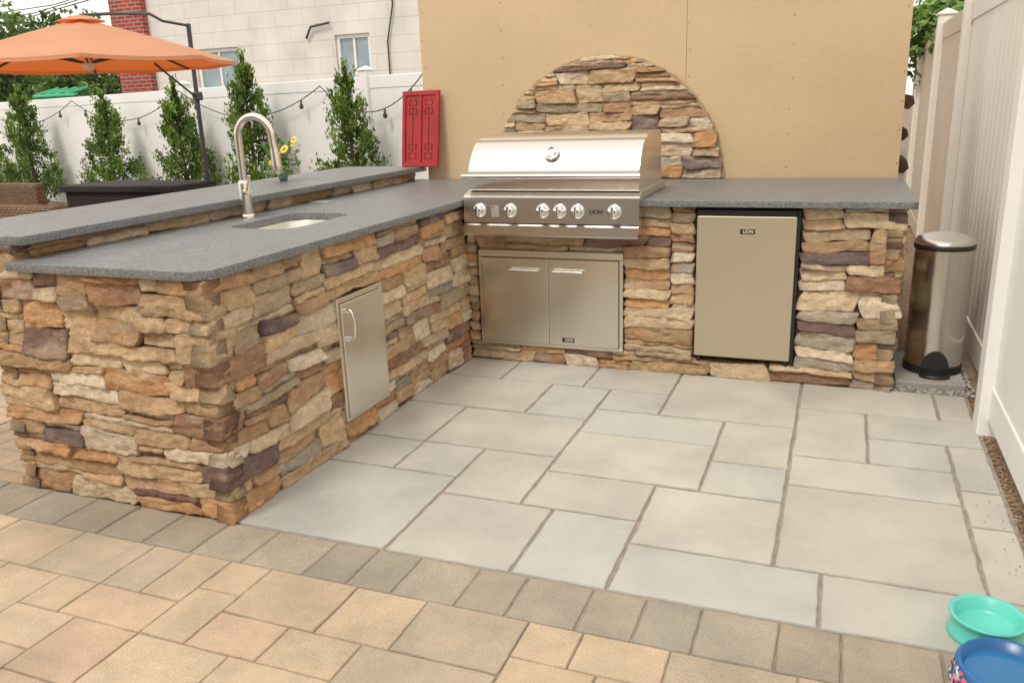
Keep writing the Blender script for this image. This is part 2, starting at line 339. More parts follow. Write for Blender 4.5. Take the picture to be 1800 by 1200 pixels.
def ashlar(mb,x0,x1,y0,y1,cell,rng):
    nx=round((x1-x0)/cell); ny=round((y1-y0)/cell); occ=[[0]*nx for _ in range(ny)]
    for j in reversed(range(ny)):
        i=0
        while i<nx:
            if occ[j][i]: i+=1; continue
            w,h=rng.choice([(3,2),(2,3),(3,3),(4,3),(2,2),(3,3),(4,3),(3,2)])
            run=0
            while i+run<nx and not occ[j][i+run]: run+=1
            if run-w==1: w=run
            w=min(w,run,5)
            hh=1
            while hh<h and j-hh>=0 and all(not occ[j-hh][i+k] for k in range(w)): hh+=1
            for a in range(hh):
                for k in range(w): occ[j-a][i+k]=1
            k=rng.uniform(.94,1.06); t=rng.random()
            if t<.60: c=(.535,.42,.295)
            elif t<.84: c=(.53,.395,.28)
            elif t<.90: c=(.49,.345,.235)
            else: c=(.465,.385,.285)
            c=tuple(q*k for q in c)
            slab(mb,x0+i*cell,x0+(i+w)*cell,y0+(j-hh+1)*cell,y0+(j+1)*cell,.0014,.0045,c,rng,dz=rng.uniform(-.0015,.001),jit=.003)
            i+=w
mb=MB(); rng=random.Random(23)
ashlar(mb,-3.6,3.6,-2.29-.08*22,-2.29,.08,rng)
ashlar(mb,-6.27,-1.07,-2.07,-2.07+.08*28,.08,rng)
mb.obj("paver_patio",'paver',kind="structure")
mb=MB(); mb.add([(2.545,-3,-.012),(3.2,-3,-.012),(3.2,5,-.012),(2.545,5,-.012)],[(0,1,2,3)]); mb.add([(2.2,.02,-.013),(2.545,.02,-.013),(2.545,4,-.013),(2.2,4,-.013)],[(0,1,2,3)])
mb.obj("soil",'soil',kind="structure")
rng=random.Random(5); mb=MB()
def pebble(mb,x,y,z,r,col,rng):
    a=rng.uniform(0,3); vs=[]; 
    for (dx,dy,dz) in [(1,0,0),(-1,0,0),(0,1,0),(0,-1,0),(0,0,1),(0,0,-1)]:
        k=r*rng.uniform(.7,1.3); px,py=dx*math.cos(a)-dy*math.sin(a),dx*math.sin(a)+dy*math.cos(a); vs.append((x+px*k,y+py*k,z+dz*k*.8))
    mb.add(vs,[(0,2,4),(2,1,4),(1,3,4),(3,0,4),(2,0,5),(1,2,5),(3,1,5),(0,3,5)],0,col)
for i in range(1500):
    g=rng.uniform(.2,.5); pebble(mb,rng.uniform(2.2,2.6),rng.uniform(.02,.75),-.006+rng.uniform(0,.008),rng.uniform(.005,.011),(g,g*.97,g*.92),rng)
mb.obj("gravel",'gravel',kind="stuff",label="loose grey gravel between the counter and the fence")
mb=MB()
for i in range(800):
    g=rng.uniform(.4,1.); pebble(mb,rng.uniform(2.553,2.60),rng.uniform(-2.2,-.0),-.010+rng.uniform(0,.005),rng.uniform(.003,.008),(.40*g,.27*g,.17*g),rng)
for i in range(90):
    g=rng.uniform(.4,1.); pebble(mb,2.55-abs(rng.gauss(0,.04)),rng.uniform(-1.9,.0),.001,rng.uniform(.0015,.003),(.36*g,.25*g,.16*g),rng)
mb.obj("mulch",'gravel',kind="stuff",label="brown mulch crumbs along the fence bottom")

# ------------------------------------------------------------------ kitchen counter
kit=empty("outdoor_kitchen_counter",(0,0,0),"L-shaped outdoor kitchen counter, stacked brown stone, grey granite top","kitchen counter")
CZ=.885; o=.030; RX=-.865
SX0,SX1,SY0,SY1=-.63,-.27,-1.22,-.68
mb=MB()
mb.box(-1.03+o,-o,-L+o,.3,-.03,.70)
mb.box(-1.03+o,SX0-.02,-L+o,.3,.70,CZ); mb.box(SX1+.02,-o,-L+o,.3,.70,CZ)
mb.box(SX0-.02,SX1+.02,-L+o,SY0-.02,.70,CZ); mb.box(SX0-.02,SX1+.02,SY1+.02,.3,.70,CZ)
mb.box(-1.03+o,RX-.02,-L+o,D,CZ-.001,.970)
mb.box(-1.0,0.,.3,D,-.03,CZ-.001)
mb.box(-.05,.078,o,D,-.03,CZ-.002)
mb.box(.078,.902,o,D,-.03,.105); mb.box(.078,.902,o,D,.64,CZ-.003); mb.box(.078,.902,.09,D,.1,.645)
mb.box(.902,1.27,o,D,-.03,CZ-.002)
mb.box(1.27,1.772,o,D,-.03,.088); mb.box(1.27,1.772,.62,D,.08,CZ-.003)
mb.box(1.772,W-o,o,D,-.03,CZ-.002)
mb.obj("core",'mortar',kit,label="dark mortar core behind the stone")
Fside=lambda u,v,d:(d,u,v)
Ffront=lambda u,v,d:(u,-L-d,v)
Fback=lambda u,v,d:(u,-d,v)
Fright=lambda u,v,d:(W+d,u,v)
def wrp(u,v): return u,v+(noise.noise(Vector((u*2.6,v*4.,4.)))*.022+noise.noise(Vector((u*8,v*8.,9.)))*.006)*min(1,max(0,v)/.08)*min(1,max(0,(.885-v))/.08)
rng=random.Random(44); z=0; k=0; preF=[];preS=[]; cvq=.885/33
mb=MB(); rows=[3,2,3,2,2,3,2,2,3,4,2,3,2]
for h in rows:
    z1=z+h*cvq; wf=.09+.03*rng.randint(1,3)+(.09 if k%2 else 0); ws=.09+.03*rng.randint(0,2)+(0 if k%2 else .12)
    if h==4: wf,ws=.15,.12
    c=pick(rng) if h!=4 else (.53,.39,.24); d=rng.uniform(-.002,.014); g=-.001
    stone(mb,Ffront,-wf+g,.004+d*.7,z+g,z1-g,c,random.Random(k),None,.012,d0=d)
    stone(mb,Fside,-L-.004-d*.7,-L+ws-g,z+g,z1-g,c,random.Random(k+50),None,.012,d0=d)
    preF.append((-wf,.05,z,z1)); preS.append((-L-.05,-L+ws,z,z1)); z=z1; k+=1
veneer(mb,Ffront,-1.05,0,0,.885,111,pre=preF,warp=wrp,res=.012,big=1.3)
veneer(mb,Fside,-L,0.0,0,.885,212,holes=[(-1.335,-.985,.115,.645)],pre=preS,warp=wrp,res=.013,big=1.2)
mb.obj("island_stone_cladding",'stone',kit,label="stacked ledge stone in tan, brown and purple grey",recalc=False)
mb=MB()
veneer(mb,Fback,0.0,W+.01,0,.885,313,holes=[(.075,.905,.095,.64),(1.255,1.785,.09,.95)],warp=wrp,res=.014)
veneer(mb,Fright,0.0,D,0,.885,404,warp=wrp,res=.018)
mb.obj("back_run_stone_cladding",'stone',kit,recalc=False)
mb=MB()
veneer(mb,lambda u,v,d:(RX+d,u,v),-L+.01,D-.02,.918,.978,505,cv=.03,cu=.032,res=.014)
veneer(mb,lambda u,v,d:(u,-L+.01-d,v),-1.05,RX+.01,.88,.975,506,cu=.03,cv=.032,res=.014)
veneer(mb,lambda u,v,d:(-1.03-d,-u,v),-D,L,0,.975,507,res=.03)
mb.obj("riser_stone_cladding",'stone',kit,recalc=False)
def slabcurve(name,outlines,z,th,bev,matn,parent,**kw):
    cu=bpy.data.curves.new(name,'CURVE'); cu.dimensions='2D'; cu.fill_mode='BOTH'; cu.extrude=th/2-bev; cu.bevel_depth=bev; cu.bevel_resolution=2
    for pts in outlines:
        s=cu.splines.new('POLY'); s.points.add(len(pts)-1); s.use_cyclic_u=True
        for p,q in zip(s.points,pts): p.co=(q[0],q[1],0,1)
    t=bpy.data.objects.new("tmp",cu); COL.objects.link(t); bpy.context.view_layer.update()
    me=bpy.data.meshes.new_from_object(t.evaluated_get(bpy.context.evaluated_depsgraph_get())); me.transform(Matrix.Translation((0,0,z-th/2)))
    bpy.data.objects.remove(t); me.name=name; me.materials.clear(); me.materials.append(M[matn]); ob=bpy.data.objects.new(name,me); COL.objects.link(ob); ob.parent=parent
    for k,v in kw.items(): ob[k]=v
    return ob
def rrect(x0,x1,y0,y1,r,n=7):
    p=[]
    for cx,cy,a0 in [(x1-r,y1-r,0),(x0+r,y1-r,90),(x0+r,y0+r,180),(x1-r,y0+r,270)]:
        for i in range(n+1):
            a=math.radians(a0+90*i/n); p.append((cx+r*math.cos(a),cy+r*math.sin(a)))
    return p
def wob(pts,step=.05,amp=.0016):
    out=[]
    for (a,b) in zip(pts,pts[1:]+pts[:1]):
        a=Vector(a);b=Vector(b); n=max(1,int((b-a).length/step))
        for i in range(n):
            p=a+(b-a)*i/n
            if i>0: q=noise.noise_vector(Vector((p.x*14,p.y*14,1))); p=p+Vector((q.x,q.y))*amp
            out.append((p.x,p.y))
    return out
slabcurve("countertop",[wob([(-.858,-2.105),(-.022,-2.112),(.042,-2.062),(.043,-.06),(.055,-.05),(2.262,-.05),(2.262,D),(-.858,D)]),rrect(SX0,SX1,SY0,SY1,.09)],H,.033,.003,'granite',kit,label="grey speckled granite countertop with clipped corner and sink cutout")
slabcurve("bar_countertop",[wob([(-.80,-2.07),(-.80,D+.015),(-1.44,D+.015),(-1.44,-2.07)])],1.010,.033,.003,'granite',kit,label="raised grey granite bar ledge")
mb=MB(); rings=[]
for ins,z in [(-.004,.884),(0,.886),(.004,.88),(.010,.80),(.025,.775),(.05,.768)]:
    rings.append([(x,y,z) for x,y in rrect(SX0+ins-.003,SX1-ins+.003,SY0+ins-.003,SY1-ins+.003,max(.03,.09-ins*.5))])
n=len(rings[0]); vs=sum(rings,[]); fs=[(k*n+i,k*n+(i+1)%n,(k+1)*n+(i+1)%n,(k+1)*n+i) for k in range(len(rings)-1) for i in range(n)]
fs.append(tuple((len(rings)-1)*n+i for i in range(n))); mb.add(vs,fs,0,(1,1,1),True)
mb.lathe([(.045,.770),(.04,.774),(.02,.771),(0.001,.771)],((SX0+SX1)/2,(SY0+SY1)/2,0),24)
mb.obj("sink",'sinks',kit,label="undermount stainless sink basin")
fx,fy=-.745,-.90
fa=MB()
fa.lathe([(0.001,.94),(.034,.94),(.037,.928),(.038,.92)],(fx,fy,0),28)
fa.tube([(fx,fy,.92),(fx,fy,1.0),(fx,fy,1.085),(fx,fy,1.095),(fx,fy,1.10)],[.030,.029,.028,.025,.0195],20)
pts=[(fx,fy,1.09),(fx,fy,1.22)]; R_=.093; dx,dy=.96,.1
for i in range(0,17):
    a=math.pi*i/16; pts.append((fx+dx*R_*(1-math.cos(a)),fy+dy*R_*(1-math.cos(a)),1.30+R_*math.sin(a)))
ex,ey=pts[-1][:2]; pts+=[(ex+.002,ey,1.27),(ex+.006,ey,1.24)]
fa.tube(pts,.0178,18)
fa.tube([(ex+.006,ey,1.245),(ex+.009,ey,1.215),(ex+.012,ey,1.17),(ex+.014,ey,1.135),(ex+.0145,ey,1.13)],[.0195,.0215,.0235,.025,.021],18)
fo=fa.obj("faucet",'nickel',kit,label="tall brushed gooseneck faucet with pull-down spray head")
fa=MB(); fa.tube([(fx,fy,1.045),(fx+.03,fy-.02,1.05),(fx+.047,fy-.03,1.052)],[.018,.018,.016],14); fa.tube([(fx+.038,fy-.026,1.05),(fx+.060,fy-.035,1.09),(fx+.068,fy-.04,1.125)],[.011,.009,.008],10)
h=fa.obj("handle",'nickel',fo)
mb=MB(); mb.box(-.82,-.70,-.30,-.21,.9205,.9240,.0015); mb.obj("outlet_cover",'plate',kit,label="small flat grey cover plate on the countertop")

dd=MB(); yf=-.018
dd.box(.078,.902,yf,.0,.60,.638,.002); dd.box(.078,.902,yf,.0,.10,.118,.002); dd.box(.078,.098,yf+.0002,.0,.118,.60,.002); dd.box(.882,.902,yf+.0002,.0,.118,.60,.002); dd.box(.08,.90,-.0,.08,.102,.64)
dbl=dd.obj("double_access_door",'steelv',kit,label="stainless double access doors below the grill")
for (a,b) in ((.1005,.4885),(.4905,.8795)):
    d=MB(); d.box(a,b,-.028,-.004,.120,.598,.003); lf=d.obj("door",'steelv',dbl)
for (a,b) in ((.285,.43),(.535,.68)):
    d=MB(); d.tube([(a,-.024,.535),(a,-.052,.535)],.006,10); d.tube([(b,-.024,.535),(b,-.052,.535)],.006,10); d.tube([(a-.012,-.052,.535),(b+.012,-.052,.535)],.0065,12); d.obj("handle",'chrome',dbl)
mb=MB(); mb.box(.565,.635,-.0292,-.0282,.140,.163); mb.obj("badge",'black',dbl); text("LION",.02,Vector((.605,-.0296,.1515)),RF,'white',"badge_lettering",dbl,.0002)
sdm=MB(); ya,yb,za,zb=-1.345,-.975,.105,.65
fxx=.018
sdm.box(-.03,fxx,ya,yb,zb-.022,zb,.002); sdm.box(-.03,fxx,ya,yb,za,za+.018,.002); sdm.box(-.03,fxx-.0002,ya,ya+.018,za+.018,zb-.022,.002); sdm.box(-.03,fxx-.0002,yb-.018,yb,za+.018,zb-.022,.002); sdm.box(-.04,-.002,ya+.002,yb-.002,za+.002,zb-.002)
sdo=sdm.obj("access_door",'steelv',kit,label="single stainless access door set in the island side")
d=MB(); d.box(-.004,fxx+.008,ya+.0195,yb-.0195,za+.0195,zb-.0235,.003); d.obj("door",'steelv',sdo)
hy=ya+.05; d=MB()
for z in (.475,.585): d.tube([(fxx+.006,hy,z),(fxx+.03,hy,z)],.0065,10)
hp=[(fxx+.006,hy,.462)]
for i in range(9):
    t=i/8; hp.append((fxx+.012+.034*math.sin(math.pi*(.12+.76*t))**.6,hy,.465+.13*t))
hp.append((fxx+.006,hy,.598)); d.tube(hp,.0072,12); d.obj("handle",'chrome',sdo)

# ------------------------------------------------------------------ grill
gr=empty("built_in_grill",(.53,0,.92),"stainless built-in gas grill with closed hood in granite counter","grill")
hd=MB(); x0,x1=.072,1.0
prof=[(-.075,.965),(-.082,.985),(-.083,1.065),(-.075,1.083)]
for i in range(1,13):
    t=i/12; prof.append((-.075+.15*t**1.05,1.083+.135*math.sin(t*math.pi/2)**.95))
for i in range(1,7):
    a=i/6; prof.append((.075+.08*a,1.218+.025*math.sin(a*math.pi/2)))
prof+=[(.40,1.247),(.43,1.235),(.45,1.20),(.455,.965)]
hd.prism(prof,x0,x1)
hood=hd.obj("hood",'steel',gr)
for p in hood.data.polygons: p.use_smooth=len(p.vertices)==4
bv=hood.modifiers.new("b","BEVEL"); bv.width=.008; bv.segments=3; bv.limit_method='ANGLE'; bv.angle_limit=math.radians(40)
hh=MB(); hh.tube([(x0-.02,-.125,1.045),(x1+.015,-.125,1.045)],.0125,18)
for x in (x0+.02,x1-.02): hh.box(x-.012,x+.012,-.125,-.08,1.035,1.055,.003)
hh.obj("handle",'chrome',hood)
bd=MB(); T=Matrix.Translation((.53,-.045,1.155))@Matrix.Rotation(math.radians(52),4,'X')
bd.lathe([(0.001,.006),(.030,.006),(.031,.009),(.036,.010),(.041,.008),(.042,-.002)],(0,0,0),36,T=T); bd.lathe([(0.001,.0085),(.012,.0085),(.018,.0065)],(0,0,0),7,T=T); bd.obj("temperature_gauge",'chrome',hood,label="round chrome badge gauge")
cp=MB()
cp.prism([(-.05,.966),(-.075,.958),(-.112,.945),(-.122,.935),(-.130,.80),(-.148,.792),(-.150,.745),(-.140,.735),(-.05,.735)],.055,1.01)
cp.box(.06,1.005,-.052,.56,.921,.966,.004)
pn=cp.obj("control_panel",'steel',gr); 
gp=MB(); gp.prism([(-.131,.8),(-.1315,.803),(-.125,.806),(-.123,.80)],.057,1.008); gp.obj("panel_seam",'dark',pn)
for x in (.15,.325,.505,.598,.693,.885):
    T=Matrix.Translation((x,-.126,.868))@Matrix.Rotation(math.radians(90-3),4,'X')
    k=MB(); k.lathe([(.038,-.002),(.038,.004),(.032,.010),(.029,.011),(.027,.036),(.023,.042),(0.001,.042)],(0,0,0),30,T=T)
    k.box(-.007,.007,-.028,.028,.036,.052,.003,T=T); k.obj("knob",'chrome',gr)
text("LION",.028,Vector((.79,-.1285,.866)),RF,'black',"badge_lettering",gr,.0008,1.05)
mb=MB(); mb.box(.215,.26,-.1285,-.1258,.835,.895); mb.obj("instruction_sticker",'plate',gr)
st=MB(); st.box(.220,.230,-.1292,-.1286,.880,.890); st.obj("sticker_mark",'red',gr)

# ------------------------------------------------------------------ fridge
fr=empty("mini_fridge",(1.52,0,.09),"compact fridge with champagne steel door built into stone counter","fridge")
f=MB(); f.box(1.273,1.77,.03,.6,.095,.88,.004); f.obj("cabinet",'black',fr)
f=MB(); f.box(1.28,1.752,-.022,.03,.118,.842,.006,seg=2); f.obj("door",'champ',fr)
f=MB(); f.box(1.28,1.752,-.020,.03,.846,.872,.004); f.obj("top_trim",'black',fr)
f=MB(); f.box(1.752,1.769,-.01,.03,.10,.872,.002); f.obj("hinge_trim",'black',fr)
for x in (1.30,1.735):
    f=MB(); f.lathe([(.012,.0),(.012,.022)],(x,.01,.089),14); f.obj("foot",'black',fr)
f=MB(); f.box(1.49,1.56,-.0235,-.0222,.755,.778); f.obj("badge",'black',fr); text("LION",.021,Vector((1.528,-.0239,.7665)),RF,'white',"badge_lettering",fr,.0002)

# ------------------------------------------------------------------ plywood wall + arch
pw=empty("plywood_wall",(.7,D,0),"tall tan painted plywood screen wall behind the counter","wall")
py=D+.02
mb=MB()
for (a,b) in ((-.785,1.0085),(1.0105,2.235)): mb.box(a,b,py,py+.02,0,2.44,.0008)
mb.box(-.77,2.22,py+.021,py+.06,0,2.43)
rng=random.Random(8)
wallo=mb.obj("plywood_sheet",'ply',pw)
mb=MB()
for x in (-.765,-.19,.4,.99,1.03,1.62,2.215):
    for i in range(9):
        z=1.0+i*.17+rng.uniform(-.02,.02); xx=x+rng.uniform(-.008,.008)
        if rng.random()<.8: mb.lathe([(.0001,0),(.0038,0)],(0,0,0),8,T=Matrix.Translation((xx,py-.0012,z))@Matrix.Rotation(math.radians(90),4,'X'))
mb.obj("screw_heads",'screw',pw)
CX,CZ_,RA=.500,.925,.752
def clip(u,v):
    r=math.hypot(u-CX,v-CZ_)
    lim=RA+noise.noise(Vector((u*11,v*11,2)))*.030
    if r>lim: return CX+(u-CX)*lim/r,CZ_+(v-CZ_)*lim/r
    return u,v
mb=MB(); n=64; 
vs=[(CX,py-.022,CZ_-.01)]+[(CX+(RA+.006+.02*noise.noise(Vector((i*.5,3,0))))*math.cos(math.pi*i/n),py-.022,CZ_+(RA+.006+.02*noise.noise(Vector((i*.5,3,0))))*math.sin(math.pi*i/n)) for i in range(n+1)]
vb=[(x,py,z) for x,y,z in vs]
fs=[(0,i,i+1) for i in range(1,n+1)]+[(i,i+n+2,i+n+3,i+1) for i in range(1,n+1)]
mb.add(vs+vb,fs); mb.obj("arch_mortar",'tmortar',pw)
mb=MB()
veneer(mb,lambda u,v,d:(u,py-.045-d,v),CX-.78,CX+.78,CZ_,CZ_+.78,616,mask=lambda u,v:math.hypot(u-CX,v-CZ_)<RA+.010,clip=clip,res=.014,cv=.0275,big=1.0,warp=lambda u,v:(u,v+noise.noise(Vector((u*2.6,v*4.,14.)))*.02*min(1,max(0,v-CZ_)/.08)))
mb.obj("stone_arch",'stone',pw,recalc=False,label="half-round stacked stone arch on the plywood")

# ------------------------------------------------------------------ red panel
rp=empty("red_carved_panel",(-.83,1.0,1.01),"red painted wooden shutter panel leaning on the bar end","decoration")
T=Matrix.Translation((-.80,1.03,1.011))@Matrix.Rotation(math.radians(-7),4,'Z')@Matrix.Rotation(math.radians(-8),4,'X')
mb=MB(); wd=.150; ht=.51
mb.box(-wd,wd,0,.014,0,ht,.001,T=T)
for a,b,c,d in ((-wd,wd,0,.03),(-wd,wd,ht-.03,ht),(-wd,-wd+.025,.03,ht-.03),(wd-.025,wd,.03,ht-.03),(-.010,.010,.03,ht-.03)): mb.box(a,b,-.010,.0,c,d,.002,T=T)
mb.obj("frame",'red',rp)
for sx in (-1,1):
    mb=MB()
    cx=sx*.066
    for z0,z1 in ((.055,.155),(.355,.455)):
        zm=(z0+z1)/2
        for dx in (-.032,.026): mb.box(cx+dx,cx+dx+.005,-.003,.001,z0,zm-.010,.0005,T=T); mb.box(cx+dx,cx+dx+.005,-.003,.001,zm+.010,z1,.0005,T=T)
        for zz in (z0,zm-.013,zm+.010,z1-.004): mb.box(cx-.026,cx-.008,-.003,.001,zz,zz+.004,.0005,T=T); mb.box(cx+.008,cx+.026,-.003,.001,zz,zz+.004,.0005,T=T)
    mb.box(cx-.0015,cx+.0015,-.0032,.001,.10,.41,.0005,T=T)
    mb.obj("cutout",'redb',rp)

# ------------------------------------------------------------------ trash can
tcx,tcy=2.43,.34
mb=MB(); mb.box(2.25,2.56,.09,.62,-.01,.03,.004); s_=mb.obj("concrete_slab",'paver',label="flat grey concrete paver under the trash can",category="slab")
for v in s_.data.color_attributes["Col"].data: v.color=(.38,.37,.34,1)
tr=empty("trash_can",(tcx,tcy,.03),"tall stainless step trash can with dark rim on a slab","trash can")
def hr(r,z,flat=.10,n=40,dz=0):
    p=[]
    for i in range(n):
        a=2*math.pi*i/n; x=r*math.cos(a); y=min(r*math.sin(a),flat)
        p.append((tcx+x,tcy+y,z+dz*(y+r)/(2*r)))
    return p
def loft(mb,rings,capb=True,capt=True,smooth=True):
    n=len(rings[0]); vs=sum(rings,[]); fs=[(k*n+i,k*n+(i+1)%n,(k+1)*n+(i+1)%n,(k+1)*n+i) for k in range(len(rings)-1) for i in range(n)]
    mb.add(vs,fs,0,(1,1,1),smooth)
    if capt: mb.add(rings[-1],[tuple(range(n))])
    if capb: mb.add(rings[0],[tuple(reversed(range(n)))])
mb=MB(); loft(mb,[hr(.132,.07),hr(.132,.655)]); mb.obj("body",'canst',tr)
mb=MB(); loft(mb,[hr(.137,.031),hr(.137,.072)]); mb.obj("base_ring",'black',tr)
mb=MB(); loft(mb,[hr(.136,.653),hr(.138,.656),hr(.138,.674),hr(.135,.677)]); mb.obj("rim",'black',tr)
mb=MB(); loft(mb,[hr(.134,.677),hr(.133,.686,dz=.010),hr(.127,.692,dz=.018),hr(.10,.696,dz=.022)]); mb.obj("lid",'steel',tr)
mb=MB()
pv=[]; 
for i in range(13):
    a=math.pi*i/12; pv.append((tcx+.062*math.cos(a),.068+.09*math.sin(a)))
vs=[(x,tcy-.132-.005,z) for x,z in pv]+[(x,tcy-.11,z) for x,z in pv]; n=13
mb.add(vs,[tuple(range(n))]+[(i,i+1,n+i+1,n+i) for i in range(n-1)])
mb.lathe([(0.001,.014),(.060,.014),(.070,.010),(.070,0)],(tcx,tcy-.15,.033),28,sx=1,sy=.7)
mb.obj("pedal",'black',tr)

# ------------------------------------------------------------------ bowls
tx,ty=2.375,-1.965
b1=empty("pet_bowl",(tx,ty,0),"teal plastic pet bowl with flared base on the bluestone","pet bowl")
mb=MB(); mb.lathe([(.090,0),(.093,.003),(.090,.012),(.080,.034),(.082,.048),(.090,.057),(.0935,.062),(.093,.066),(.088,.068),(.080,.063),(.071,.036),(.062,.026),(0.001,.025)],(tx,ty,0),56); mb.obj("bowl",'teal',b1)
bx,by=2.39,-2.185
b2=empty("pet_bowl",(bx,by,0),"blue pet bowl with colourful leaf pattern and water inside","pet bowl")
mb=MB(); mb.lathe([(.120,0),(.124,.004),(.118,.045),(.113,.064),(.109,.070),(.103,.068),(.090,.036),(.082,.027),(0.001,.025)],(bx,by,0),60); mb.obj("bowl",'navy',b2)
mb=MB(); rng=random.Random(9)
pc=[(.75,.12,.12),(.8,.3,.35),(.15,.55,.6),(.85,.8,.7),(.8,.4,.08),(.5,.68,.8),(.4,.62,.8),(.75,.15,.2)]
for i in range(210):
    a=rng.uniform(0,6.28); z=rng.uniform(.008,.058); t=rng.uniform(-1,1); l=rng.uniform(.008,.015); c=rng.choice(pc); pts=[]
    for (p,q_) in ((-1,0),(-.3,.45),(.4,.4),(1,0),(.4,-.4),(-.3,-.45)):
        dx=(p*math.cos(t*1.5)-q_*math.sin(t*1.5))*l; dz=(p*math.sin(t*1.5)+q_*math.cos(t*1.5))*l*.9
        zz=min(.063,max(.005,z+dz)); rr=.125-(zz-.004)*.17+.0015-(max(0,zz-.045)*.07); aa=a+dx/rr; pts.append((bx+rr*math.cos(aa),by+rr*math.sin(aa),zz))
    mb.add(pts,[tuple(range(6))],0,c)
mb.obj("leaf_pattern",'flower',b2,recalc=False)
wm,nt,bb=newmat("water"); bb.inputs["Base Color"].default_value=(.03,.18,.40,1); bb.inputs["Roughness"].default_value=.03; bb.inputs["Specular IOR Level"].default_value=.5; M['water']=wm
mb=MB(); mb.lathe([(0.001,.044),(.093,.044)],(bx,by,0),48); mb.obj("water_surface",'water',b2)

# ------------------------------------------------------------------ fences
def fence(name,p0,p1,ht,posts,matn,label,pw_=.125,groove=.16,z0=.05,railw=.05,gv=.0015,pm_=None):
    a=Vector(p0);b=Vector(p1);d=(b-a); Ln=d.length; ang=math.atan2(d.y,d.x); T=Matrix.Translation((a.x,a.y,0))@Matrix.Rotation(ang,4,'Z')
    e=empty(name,(a.x,a.y,0),label,"fence")
    pm=MB()
    x=0.
    while x<Ln-.001:
        x2=min(x+groove,Ln)
        pm.box(x+gv,x2-gv,-.018,.018,z0+.12,ht-.12,.004 if groove<.3 else .002,T=T); x=x2
    pm.box(0,Ln,-.012,.012,z0+.1,ht-.1,T=T)
    pm.obj("panel",matn,e)
    r=MB(); r.box(0,Ln,-railw/2,railw/2,ht-.14,ht,.006,T=T); r.obj("top_rail",matn,e)
    r=MB(); r.box(0,Ln,-railw/2,railw/2,z0,z0+.15,.006,T=T); r.obj("bottom_rail",matn,e)
    for s in posts:
        q=MB(); q.box(s-pw_/2,s+pw_/2,-pw_/2,pw_/2,-.03,ht+.06,.006,T=T)
        po=q.obj("post",pm_ or matn,e)
        q=MB(); h_=pw_/2+.012
        q.box(s-h_,s+h_,-h_,h_,ht+.0605,ht+.08,.004,T=T)
        v=[T@Vector((s+x*h_*.9,y*h_*.9,ht+.0805)) for x,y in((-1,-1),(1,-1),(1,1),(-1,1))]+[T@Vector((s,0,ht+.12))]
        q.add([p[:] for p in v],[(0,1,4),(1,2,4),(2,3,4),(3,0,4)]); cp_=q.obj("cap",pm_ or matn,po); cp_.location=(0,0,0)
    return e
fence("vinyl_fence",(2.60,-3.3),(2.60,-.42),2.0,[0.5,2.90],'vinyl',"tall white vinyl privacy fence beside the bluestone patio",pw_=.125,z0=.06,groove=.72,gv=.0008)
fence("vinyl_fence",(2.66,-.30),(2.66,2.1),1.95,[],'cream',"cream vinyl fence with vertical boards beside the trash can",z0=.03,groove=.14,gv=.0022)
fence("vinyl_fence",(2.66,2.1),(2.66,7.),1.93,[.08,1.9,3.8],'shade_tint',"vinyl fence section behind the plywood wall, shade painted into its colour",pw_=.13,z0=.03,groove=.6,pm_='cream')
fence("vinyl_fence",(-2.0,4.235),(-14.5,7.675),1.78,[1.35,5.08,11.8],'vinylb',"white vinyl fence behind the evergreens at the yard edge",pw_=.13,groove=.9,z0=.02,gv=.001)

# ------------------------------------------------------------------ trees
def arb(seed,ht,wd,n):
    rng=random.Random(seed); mb=MB()
    tips=[]
    for i in range(115):
        h=rng.uniform(.0,.97)**1.05; a=rng.uniform(0,6.283); prof=min(1,.75+.25*h/.18)*(1-h)**.76*1.08+.03
        k=rng.choice([rng.uniform(.55,.95),rng.uniform(.8,1.12)])
        tips.append((Vector((math.cos(a)*wd*prof*k,math.sin(a)*wd*prof*k,.05*ht+h*ht*.88)),rng.uniform(.05,.12)*(1.15-.5*h),Vector((math.cos(a)*.45,math.sin(a)*.45,1)).normalized(),rng.uniform(.6,1.5)))
    tips.append((Vector((0,0,ht*.97)),.05,Vector((0,0,1)),1.2))
    for i in range(n):
        if rng.random()<.80:
            c,r,ax,g0=rng.choice(tips); v=Vector((rng.gauss(0,.42),rng.gauss(0,.42),rng.gauss(0,.42)))*r; p=c+v+ax*rng.uniform(-.5,1.0)*r*1.5; out=ax
        else:
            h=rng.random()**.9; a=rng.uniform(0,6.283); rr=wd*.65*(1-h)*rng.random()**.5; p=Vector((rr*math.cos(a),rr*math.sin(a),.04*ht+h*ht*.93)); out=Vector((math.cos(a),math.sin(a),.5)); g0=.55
        dr=(out*rng.uniform(.5,1.)+Vector((rng.uniform(-.6,.6),rng.uniform(-.6,.6),rng.uniform(0,.8)))).normalized()
        s=dr.cross(Vector((rng.uniform(-1,1),rng.uniform(-1,1),rng.uniform(-1,1)))).normalized(); l=rng.uniform(.022,.05); w=l*rng.uniform(.2,.36)
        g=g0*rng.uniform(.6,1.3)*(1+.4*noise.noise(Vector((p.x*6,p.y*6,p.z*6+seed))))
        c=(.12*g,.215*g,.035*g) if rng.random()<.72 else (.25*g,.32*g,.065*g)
        mb.add([p-dr*l*.3,p+s*w+dr*l*.3,p+dr*l,p-s*w+dr*l*.3],[(0,1,2,3)],0,c)
    return mb
def trunkmb(ht,r):
    t=MB(); t.tube([(0,0,-.03),(.01,0,ht*.3),(0,.01,ht*.6),(0,0,ht*.9)],[r,r*.8,r*.5,r*.15],8); return t
protos=[]
for sd_ in (1,2,3):
    c=arb(sd_,1.9,.39,10500); e=empty("evergreen_tree",(0,0,0),"x","tree"); c.obj("crown",'leaf',e,recalc=False,local=True); trunkmb(1.8,.035).obj("trunk",'bark',e,local=True); protos.append(e)
